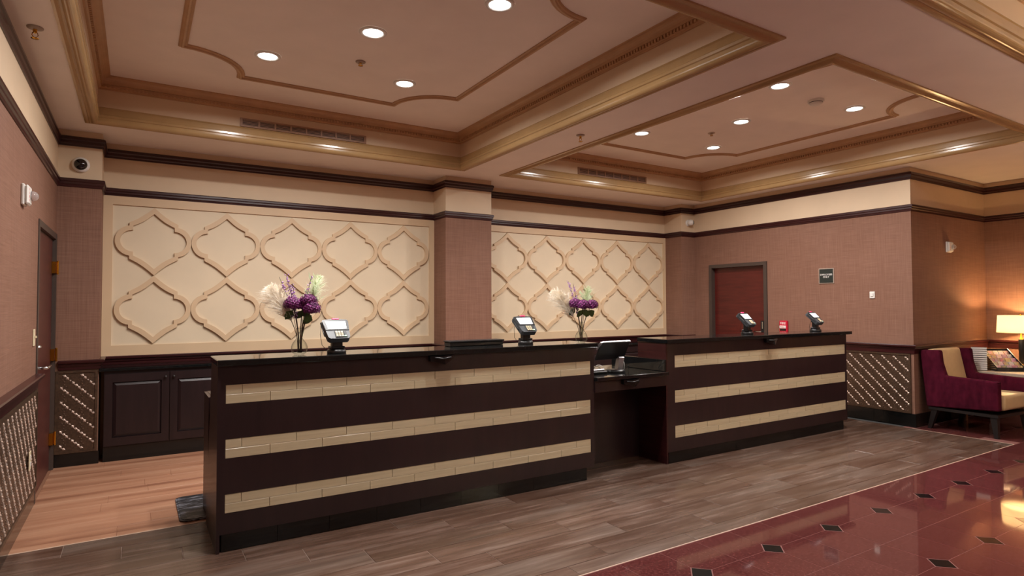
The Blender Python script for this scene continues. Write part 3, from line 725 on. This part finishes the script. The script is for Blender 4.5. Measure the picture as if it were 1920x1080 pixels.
def vase(x, y, z, label):
    t = thing('vase', (x, y, z), label, 'vase', 'glass vases of flowers')
    prof = [(.028, .001), (.042, .010), (.050, .030), (.050, .050), (.042, .072), (.028, .090), (.018, .104), (.015, .125), (.016, .150), (.020, .165)]
    inn = [(r-.0025, h+.002) for r, h in prof][::-1]; inn[-1] = (inn[-1][0], .006)
    v = MB().lathe(prof+inn, n=28, cap=False); 
    v.add([(.030*math.cos(2*PI*i/28), .030*math.sin(2*PI*i/28), .001) for i in range(28)], [tuple(range(28))])
    v.add([(.0275*math.cos(2*PI*i/28), .0275*math.sin(2*PI*i/28), .006) for i in range(28)], [tuple(range(28))])
    v.build('glass_body', 'clear_glass', t, True)
def bez(p, n=8):
    a, b, c = [Vector(q) for q in p]; return [a*(1-t)**2+b*2*t*(1-t)+c*t*t for t in [k/n for k in range(n+1)]]
def hydrangea(base, bend, head, r, label, leaves=1, group='purple hydrangeas'):
    t = thing('hydrangea', base, label, 'flower', group); B = Vector(base)
    MB().tube([q-B for q in bez((base, bend, head))], .0032, 6).build('stem', 'stem_brown', t, True)
    H = Vector(head)-B; m = MB(); rng = random.Random(sum(ord(ch) for ch in label))
    N = 85
    for i in range(N):
        zz = 1-1.55*(i+.5)/N; rr = math.sqrt(max(0, 1-zz*zz)); a = i*2.39996
        n = Vector((rr*math.cos(a), rr*math.sin(a), zz)); c = H+Vector((n.x*r, n.y*r, n.z*r*.8))*(1+rng.uniform(-.08, .08))
        u = n.cross(Vector((.3, .2, 1))).normalized(); v = n.cross(u); ro = rng.uniform(0, PI)
        for k in range(4):
            aa = ro+k*PI/2; d = u*math.cos(aa)+v*math.sin(aa); e = n.cross(d); s = r*.23
            m.add([c, c+d*s*.55+e*s*.45+n*.002, c+d*s+n*.004, c+d*s*.55-e*s*.45+n*.002], [(0, 1, 2, 3)])
    m.build('bloom', 'petal_purple', t, True)
    MB().lathe([(0, -r*.62), (r*.72, -r*.42), (r*.86, 0), (r*.7, r*.48), (0, r*.68)], tuple(H), 14).build('bloom_core', 'petal_purple', t, True)
    for k in range(leaves):
        a = rng.uniform(0, 6.28) if k else 2.2; o = H+Vector((0, 0, -r*.75)); d = Vector((math.cos(a), math.sin(a)*.6, -.9)).normalized(); e = d.cross(Vector((0, 1, .3))).normalized()
        L = r*1.5; W = r*.55
        MB().add([o, o+d*L*.35+e*W, o+d*L*.75+e*W*.7, o+d*L, o+d*L*.75-e*W*.7, o+d*L*.35-e*W, o+d*L*.5+Vector((0, -.004, .002))],
                 [(0, 1, 6), (1, 2, 6), (2, 3, 6), (3, 4, 6), (4, 5, 6), (5, 0, 6)]).build('leaf', 'leaf_green', t, True)
def plume(base, bend, tip, mat, label, fluff=.05, n=520, start=.45):
    t = thing('pampas_plume', base, label, 'dried grass', 'pampas grass plumes'); B = Vector(base)
    P = [q-B for q in bez((base, bend, tip), 20)]
    MB().tube(P, .0022, 6).build('stem', 'stem_brown' if mat == 'plume_white' else 'leaf_green', t, True)
    m = MB(); rng = random.Random(len(label)); k0 = int(start*20)
    for i in range(n):
        f = rng.uniform(k0, 19.99); k = int(f); p = P[k].lerp(P[k+1], f-k); d = (P[k+1]-P[k]).normalized()
        a = rng.uniform(0, 6.283); s = d.cross(Vector((.2, .3, 1))).normalized(); w = d.cross(s); o = s*math.cos(a)+w*math.sin(a)
        env = math.sin(PI*min(1, (f-k0)/(20-k0)*.85+.15))**.7
        L = fluff*env*rng.uniform(.3, 1.5); sp = rng.uniform(.25, .75); q = p+d*L*.8+o*L*sp+Vector((0, 0, -L*rng.uniform(.1, .55))); mid = p+d*L*.42+o*L*sp*.75
        c = d.cross(o)*.0007
        m.add([p-c, p+c, mid+c*1.5, q, mid-c*1.5], [(0, 1, 2, 3, 4)])
    m.build('plume', mat, t, True, kind='stuff')
def sprig(base, bend, tip, label, start=.5, n=46):
    t = thing('lavender_sprig', base, label, 'flower', 'lavender sprigs'); B = Vector(base)
    P = [q-B for q in bez((base, bend, tip), 16)]
    MB().tube(P, .0016, 5).build('stem', 'stem_brown', t, True)
    m = MB(); rng = random.Random(len(label)*7+n)
    for i in range(n):
        f = rng.uniform(16*start, 15.99); k = int(f); p = P[k].lerp(P[k+1], f-k)
        o = Vector((rng.gauss(0, 1), rng.gauss(0, 1), rng.gauss(.3, .6))).normalized(); c = p+o*rng.uniform(.004, .014); s = rng.uniform(.003, .0055)
        m.add([c+Vector((s, 0, 0)), c+Vector((0, s, 0)), c-Vector((s, 0, 0)), c-Vector((0, s, 0)), c+Vector((0, 0, s*1.3)), c-Vector((0, 0, s*1.3))],
              [(0, 1, 4), (1, 2, 4), (2, 3, 4), (3, 0, 4), (1, 0, 5), (2, 1, 5), (3, 2, 5), (0, 3, 5)])
    m.build('florets', 'lavender', t, True, kind='stuff')
# image-plane directions at the counter: e = to the right in the view, v = away
E_ = Vector((.85, -.53, 0)); V_ = Vector((.53, .85, 0))
def at(c, e, z, v=0): return tuple(Vector(c)+E_*e+V_*v+Vector((0, 0, z)))
va = (.872, 3.95, ZT); vase(*va, 'clear glass bud vase of purple flowers at the left counter’s left end')
vb = (3.085, 3.90, ZT); vase(*vb, 'clear glass bud vase of purple flowers at the left counter’s right end')
hydrangea(at(va, .004, .012), at(va, .0, .15), at(va, .078, .288, -.01), .052, 'purple hydrangea with lowest, rightmost bloom in the left vase', 1)
hydrangea(at(va, -.006, .012, .004), at(va, .0, .15), at(va, -.036, .318, -.02), .052, 'purple hydrangea with leftmost bloom in the left vase', 1)
hydrangea(at(va, .010, .012, -.004), at(va, .0, .15), at(va, .018, .312, .01), .046, 'purple hydrangea half hidden in the middle of the left vase', 2)
hydrangea(at(va, .014, .012, .006), at(va, .0, .16), at(va, .058, .338, .0), .050, 'purple hydrangea with topmost bloom in the left vase', 1)
plume(at(va, -.010, .010, .008), at(va, .0, .20, .01), at(va, -.21, .43, .02), 'plume_white', 'white pampas plume spreading left from the left vase', .12, 2300, .5)
plume(at(va, .002, .010, .012), at(va, .01, .20, .02), at(va, .115, .50, .05), 'plume_green', 'pale green pampas plume rising right from the left vase', .11, 700, .55)
sprig(at(va, -.012, .011), at(va, .0, .2), at(va, -.13, .49), 'lavender sprig reaching furthest left in the left vase', .5)
sprig(at(va, -.004, .011, .01), at(va, -.01, .25), at(va, -.085, .50), 'tall thick lavender sprig beside the leftmost one in left vase', .45, 90)
sprig(at(va, .006, .011, .01), at(va, -.02, .25), at(va, -.045, .45), 'middle short lavender sprig in the left vase', .5)
sprig(at(va, .012, .011), at(va, .0, .2), at(va, .075, .495), 'lavender sprig reaching right above blooms of left vase', .6, 30)
hydrangea(at(vb, .004, .012), at(vb, .0, .15), at(vb, -.050, .315, -.01), .050, 'purple hydrangea on the left side of right vase', 1)
hydrangea(at(vb, -.006, .012, .004), at(vb, .0, .15), at(vb, .012, .305, -.03), .052, 'purple hydrangea in the middle of right vase', 2)
hydrangea(at(vb, .010, .012, -.004), at(vb, .0, .15), at(vb, .085, .305, .0), .052, 'purple hydrangea on the right side of right vase', 2)
plume(at(vb, -.010, .010, .008), at(vb, .0, .20, .01), at(vb, -.24, .42, .02), 'plume_white', 'white pampas plume spreading left from the right vase', .12, 2300, .5)
plume(at(vb, .002, .010, .012), at(vb, .01, .20, .02), at(vb, .07, .46, .05), 'plume_green', 'pale green pampas plume rising behind blooms of right vase', .10, 700, .55)
sprig(at(vb, -.012, .011), at(vb, .0, .2), at(vb, -.105, .50), 'tall thick lavender sprig on the left in right vase', .5, 110)
sprig(at(vb, -.004, .011, .01), at(vb, -.01, .25), at(vb, -.065, .48), 'thin lavender sprig nearest the blooms of right vase', .5, 60)

# tablet on stand with cables, low counter
ZA = .8125
t = thing('tablet_terminal', (3.55, 4.02, ZA), 'tablet till on a silver stand seen from behind on the low counter', 'tablet')
MB().lathe([(.085, .0005), (.088, .010), (.080, .022), (.030, .026)], n=28).build('stand_base', 'black_plastic', t, True)
MB().prism([(-.03, .022), (.012, .022), (-.012, .115), (-.040, .135), (-.052, .125)], 0, .005, .062).build('stand_arm', 'silver', t, True)
a = math.radians(62); e2 = Vector((0, math.cos(a)*-1, math.sin(a))); e3 = Vector((0, -math.sin(a), -math.cos(a)))
def tb(mb, O):
    mb.v = [tuple(Vector(O)+Vector((1, 0, 0))*v[0]+e2*v[1]+e3*v[2]) for v in mb.v]; return mb
O = (-.06, .01, .118)
tb(MB().bbox(-.165, .165, 0, .175, 0, .014, .004), O).build('tablet_case', 'black_plastic', t, True)
tb(MB().box(-.140, .166, .1755, .180, -.002, .016), O).build('top_edge', 'silver', t, True)
tb(MB().prism([(-.166, .176), (-.142, .178), (-.180, .120), (-.196, .150), (-.204, .148), (-.186, .105)], 2, .002, .016), O).build('card_reader', 'silver', t, True)
for k, (x0, y0, h, x1) in enumerate(((-.22, .02, .05, -.12), (-.18, .05, .06, -.09), (.10, .06, .08, .15), (.12, .02, .05, .19))):
    MB().tube([Vector(((x0*(1-s)+x1*s), y0+.03*math.sin(4*s+k), .004+h*math.sin(PI*s))) for s in [q/12 for q in range(13)]], .0024, 6).build('cable', 'white_plastic' if k in (1, 2) else 'black_plastic', t, True)
o = thing('phone_cradle', (3.33, 4.02, ZA), 'low chrome and black device lying left of the tablet stand', 'device')
MB().bbox(-.11, .10, -.045, .045, .0005, .022, .006).build('body', 'black_plastic', o, True)
MB().bbox(-.085, .080, -.032, .030, .0222, .038, .006).build('tray', 'silver', o, True)

# mat behind the counter
mb = MB(); pts = []
for (cx, cy, a0) in ((1.75, 4.52, 270), (1.75, 5.0, 0), (.30, 5.0, 90), (.30, 4.52, 180)):
    for k in range(6): a = math.radians(a0+18*k); pts.append((cx+.05*math.cos(a), cy+.05*math.sin(a)))
mb.prism(pts, 2, .0015, .010)
mb.prism([((p[0]-1.025)*.985+1.025, (p[1]-4.76)*.955+4.76) for p in pts], 2, .0101, .0135)
tag(mb.build('floor_mat', 'mat_marble'), 'black marbled anti-fatigue mat on the blond floor behind the left counter', 'mat')

# ------------------------------------------------------------------ things on the walls
def dome_camera(x, z, label, turret=False):
    y = YP
    t = thing('security_camera', (x, y, z), label, 'camera', 'security cameras')
    if not turret:
        MB().lathe([(.066, -.0005), (.068, -.014), (.060, -.030), (.050, -.036)], n=28, axis=1).build('housing', 'white_plastic', t, True)
        MB().lathe([(.050, -.0362), (.046, -.052), (.034, -.066), (.018, -.073), (0, -.075)], n=28, axis=1).build('dome', 'dome_black', t, True)
    else:
        MB().lathe([(.050, -.0005), (.050, -.020), (.044, -.024)], n=24, axis=1).build('housing', 'white_plastic', t, True)
        e = MB().lathe([(.012, -.044)]+[(.048*math.sin(math.radians(q)), -.048*math.cos(math.radians(q))) for q in range(165, 30, -15)][::-1], n=24, axis=1)
        R3 = Matrix.Rotation(math.radians(48), 3, 'Z'); 
        e.v = [tuple(R3 @ Vector(v)+Vector((0, -.062, 0))) for v in e.v]; e.build('eyeball', 'white_plastic', t, True)
        l = MB().lathe([(.034, -.0395), (.034, -.044), (.022, -.050), (0, -.051)], n=24, axis=1)
        l.v = [tuple(R3 @ Vector(v)+Vector((0, -.062, 0))) for v in l.v]; l.build('lens_face', 'dome_black', t, True)
dome_camera(-.441, 2.660, 'white dome camera with black bubble high on the left pilaster')
dome_camera(7.335, 2.677, 'white eyeball camera high on the right pilaster', True)
def strobe(loc, n, e, label, txt=True):
    """fire strobe: n = outward normal, e = horizontal along the wall (to the viewer's right)"""
    t = thing('fire_strobe', loc, label, 'fire strobe'); n = Vector(n); e = Vector(e)
    def tr(mb): mb.v = [tuple(e*v[0]+n*v[1]+Vector((0, 0, v[2]))) for v in mb.v]; return mb
    tr(MB().bbox(-.062, .062, .0005, .018, -.065, .065, .005)).build('back_plate', 'white_plastic', t, True)
    tr(MB().bbox(-.058, .058, .0182, .040, -.060, .060, .010)).build('housing', 'white_plastic', t, True)
    tr(MB().lathe([(.030, .0402), (.032, .050), (.026, .066), (.014, .076), (0, .079)], (.022, 0, 0), 20, 1)).build('strobe_lens', 'clear_acrylic', t, True)
    if txt:
        m = Matrix(((e.x, 0, n.x, e.x*-.036+n.x*.0405), (e.y, 0, n.y, e.y*-.036+n.y*.0405), (0, 1, 0, 0), (0, 0, 0, 1)))
        text_mesh('lettering', 'F\nI\nR\nE', .022, 'red_ink', t, m)
strobe((XL, 4.72, 2.085), (1, 0, 0), (0, 1, 0), 'white fire strobe with clear bulb on the left wall by the door')
strobe((8.37, YC, 2.085), (0, -1, 0), (1, 0, 0), 'white fire strobe with clear bulb on the wall above the armchair')
t = thing('light_switch', (XL, 5.30, 1.185), 'ivory toggle light switch on the left wall beside the door', 'light switch')
MB().bbox(.0005, .007, -.036, .036, -.058, .058, .002).build('plate', 'ivory_plastic', t, True); MB().bbox(.0072, .020, -.005, .005, -.004, .012, .002).build('toggle', 'ivory_plastic', t, True)
t = thing('wall_outlet', (XL+.018, 5.03, .395), 'ivory power outlet plate on the left lattice wainscot', 'outlet')
MB().bbox(.0045, .010, -.037, .037, -.060, .060, .002).build('plate', 'ivory_plastic', t, True)
for z in (-.022, .022): MB().bbox(.0102, .0125, -.016, .016, z-.014, z+.014, .001).build('socket', 'white_plastic', t, True)
t = thing('wall_switch', (XR, 3.868, 1.506), 'small white wall control on the right wall near its corner', 'wall control')
MB().bbox(-.012, -.0005, -.030, .030, -.040, .040, .003).build('plate', 'white_plastic', t, True); MB().bbox(-.020, -.0122, -.016, .016, -.020, .024, .003).build('button', 'white_plastic', t, True)
# employees only plaque
t = thing('wall_sign', (XR, 4.431, 1.758), 'square dark green EMPLOYEES ONLY plaque on the right wall', 'sign')
MB().bbox(-.010, -.0005, -.100, .100, -.098, .098, .002).build('border', 'pewter', t, True)
MB().box(-.0115, -.0101, -.090, .090, -.088, .088).build('face', 'plaque_green', t, True)
mw = Matrix(((0, 0, -1, -.0121), (-1, 0, 0, 0), (0, 1, 0, 0), (0, 0, 0, 1)))
text_mesh('lettering', 'EMPLOYEES\nONLY', .031, 'white_ink', t, mw)
# fire alarm pull station
t = thing('fire_alarm_pull', (XR, 5.03, 1.10), 'small red fire alarm pull station on wall right of the door', 'fire alarm')
MB().bbox(-.040, -.0005, -.058, .058, -.075, .075, .006).build('housing', 'red_plastic', t, True)
MB().bbox(-.052, -.0402, -.046, .046, -.030, .008, .003).build('pull_bar', 'white_plastic', t, True)
MB().box(-.0425, -.0402, -.045, .045, -.062, -.038).build('slot', 'gasket', t, True)
text_mesh('lettering', 'FIRE', .046, 'white_ink', t, Matrix(((0, 0, -1, -.0408), (-1, 0, 0, 0), (0, 1, 0, .038), (0, 0, 0, 1))))
text_mesh('lettering', 'PULL', .030, 'red_ink', t, Matrix(((0, 0, -1, -.0528), (-1, 0, 0, 0), (0, 1, 0, -.011), (0, 0, 0, 1))))

# ------------------------------------------------------------------ lounge corner
AX = (7.90, 2.98, 0)
t = thing('armchair', AX, 'burgundy velvet armchair with cream seat in the right corner', 'chair', None, math.radians(-4))
# local: x across (left side at -x), y back (+) ; front faces -y
def side_arm(sx):
    o = -.355*sx
    pf = [(.345, .245), (-.345, .285), (-.345, .578), (-.335, .588), (.150, .604), (.190, .745), (.200, .868), (.215, .884), (.395, .872), (.405, .850)]
    mb = MB(); bm = bmesh.new()
    x0, x1 = (-.355, -.275) if sx < 0 else (.275, .355)
    A = [bm.verts.new((x0, p[0], p[1])) for p in pf]; B = [bm.verts.new((x1, p[0], p[1])) for p in pf]
    bm.faces.new(A); bm.faces.new(B[::-1])
    n = len(pf)
    for i in range(n): bm.faces.new((A[i], B[i], B[(i+1) % n], A[(i+1) % n]))
    bmesh.ops.recalc_face_normals(bm, faces=bm.faces)
    bmesh.ops.bevel(bm, geom=bm.edges[:], offset=.016, segments=3, affect='EDGES', profile=.5)
    bm.verts.index_update()
    mb.add([v.co[:] for v in bm.verts], [[v.index for v in f.verts] for f in bm.faces], True); bm.free()
    return mb
side_arm(-1).build('arm', 'velvet', t, True); side_arm(1).build('arm', 'velvet', t, True)
MB().prism([(.28, .25), (.345, .245), (.405, .85), (.395, .872), (.34, .876)], 0, -.274, .274).build('back_shell', 'velvet', t, True)
def cushion(x0, x1, y0, y1, z0, z1, b=.03):
    bm = bmesh.new(); bmesh.ops.create_cube(bm, size=1)
    for v in bm.verts: v.co = ((x0+x1)/2+v.co.x*(x1-x0), (y0+y1)/2+v.co.y*(y1-y0), (z0+z1)/2+v.co.z*(z1-z0))
    bmesh.ops.bevel(bm, geom=bm.edges[:], offset=b, segments=4, affect='EDGES', profile=.5); bm.verts.index_update()
    mb = MB().add([v.co[:] for v in bm.verts], [[v.index for v in f.verts] for f in bm.faces], True); bm.free(); return mb
bc = cushion(-.272, .272, -.05, .05, 0, .56)
R3 = Matrix.Rotation(math.radians(-11), 3, 'X'); bc.v = [tuple(R3 @ Vector(v)+Vector((0, .235, .335))) for v in bc.v]
bc.build('back_cushion', 'cream_leather', t, True, label='cream back cushion')
cushion(-.272, .272, -.365, .20, .285, .445, .035).build('seat_cushion', 'cream_leather', t, True, label='cream seat cushion')
MB().box(-.345, .345, -.335, .33, .215, .2445).build('seat_frame', 'chair_leg_wood', t, True)
for sx in (-1, 1):
    for sy in (-1, 1):
        x, y = sx*.305, (-.29 if sy < 0 else .275); dx, dy = sx*.012, (-.02 if sy < 0 else .055)
        a = .030; b = .019
        MB().add([(x-a, y-a, .2148), (x+a, y-a, .2148), (x+a, y+a, .2148), (x-a, y+a, .2148), (x+dx-b, y+dy-b, .001), (x+dx+b, y+dy-b, .001), (x+dx+b, y+dy+b, .001), (x+dx-b, y+dy+b, .001)],
                 [(0, 1, 2, 3), (7, 6, 5, 4), (0, 4, 5, 1), (1, 5, 6, 2), (2, 6, 7, 3), (3, 7, 4, 0)]).build('leg', 'chair_leg_wood', t, True)
# side table
t = thing('side_table', (8.93, 2.98, 0), 'side table with pale stone top behind the burgundy armchair', 'table')
MB().bbox(8.34, 9.385, 2.66, 3.38, .575, .612, .006).build('table_top', 'table_stone', t)
MB().box(8.40, 9.37, 2.70, 3.36, .50, .5745).build('apron', 'brown_laminate', t)
for x in (8.42, 9.31):
    for y in (2.72, 3.30): MB().box(x, x+.05, y, y+.05, .001, .4995).build('leg', 'brown_laminate', t)
# table lamp
LX, LY = 9.09, 2.97; LZ = .6125
t = thing('table_lamp', (LX, LY, LZ), 'lit table lamp with cream drum shade and black stem in the right corner', 'lamp')
MB().lathe([(.085, .0005), (.085, .014), (.040, .022), (.020, .034), (.016, .060)], n=28).build('base', 'brass', t, True)
MB().lathe([(.026, .0602), (.027, .062), (.027, .350), (.026, .352)], n=24).build('stem', 'black_plastic', t, True)
MB().lathe([(.020, .3522), (.014, .366), (.008, .375), (.008, .440)], n=16).build('neck', 'brass', t, True)
SH = MB().lathe([(.235, .432), (.222, .640), (.2195, .640), (.2325, .432), (.235, .432)], n=48, cap=False).build('shade', 'shade_fabric', t, True)
MB().tube([(-.2205, 0, .636), (.2205, 0, .636)], .003, 6).tube([(0, -.2205, .636), (0, .2205, .636)], .003, 6).tube([(0, 0, .44), (0, 0, .640)], .004, 6).build('spider', 'brass', t, True)
MB().lathe([(.010, .640), (.012, .650), (.008, .660), (0, .663)], n=14).build('finial', 'brass', t, True)
pl = bpy.data.lights.new('lamp_bulb', 'POINT'); pl.energy = LAMP_W; pl.color = (1, .62, .28); pl.shadow_soft_size = .04
po = bpy.data.objects.new('lamp_bulb', pl); COL.objects.link(po); po.parent = t; po.location = (.0, .03, .55)
# tiered brochure rack
RX, RY = 8.70, 3.03
t = thing('brochure_rack', (RX, RY, LZ), 'sloping black rack of small colourful cards on the side table', 'card rack', None, math.radians(-42))
MB().prism([(-.17, .001), (.17, .001), (.17, .235), (.155, .245), (-.17, .045)], 0, -.146, -.140).build('side_panel', 'black_plastic', t, True)
MB().prism([(-.17, .001), (.17, .001), (.17, .235), (.155, .245), (-.17, .045)], 0, .140, .146).build('side_panel', 'black_plastic', t, True)
MB().box(-.1398, .1398, .160, .166, .001, .240).build('back_panel', 'black_plastic', t, True); MB().box(-.1398, .1398, -.17, -.164, .001, .045).build('front_lip', 'black_plastic', t, True)
for k in range(9): MB().box(-.1485, -.1462, -.155+k*.016, .165, .024+k*.0225, .0275+k*.0225).build('side_slot', 'cream_leather', t, True)
for r in range(5): MB().box(-.1398, .1398, -.163+r*.065, -.163+r*.065+.060, .012+r*.038, .015+r*.038).build('shelf', 'black_plastic', t, True)
Rz = Matrix.Rotation(math.radians(-42), 4, 'Z'); RT4 = Matrix.Translation((RX, RY, LZ)) @ Rz
cols5 = ['leftmost', 'second', 'third', 'fourth', 'rightmost']; rows5 = ['front', 'second', 'middle', 'fourth', 'back']
for r in range(5):
    for c in range(5):
        m = MB().box(-.026, .026, 0, .008, 0, .056)
        m.v = [tuple(Matrix.Rotation(math.radians(-38), 3, 'X') @ Vector(v)) for v in m.v]
        o = m.build('brochure', 'brochure_print'); o.matrix_world = RT4 @ Matrix.Translation((-.112+c*.056, -.156+r*.065, .0215+r*.038))
        tag(o, 'small printed card in the sloping rack, %s row from front, %s in its row' % (rows5[r], cols5[c]), 'card', 'cards in the sloping rack')
# slatted white holder
t = thing('slatted_holder', (8.46, 3.17, LZ), 'white and black striped upright holder on the side table, left of the card rack', 'holder', None, math.radians(-69))
MB().bbox(-.072, .072, -.028, .028, .0005, .272, .003).build('core', 'black_plastic', t, True)
for k in range(11):
    z = .006+k*.0245
    MB().bbox(-.074, .074, -.034, -.0282, z, z+.0185, .002).build('slat', 'white_plastic', t, True)
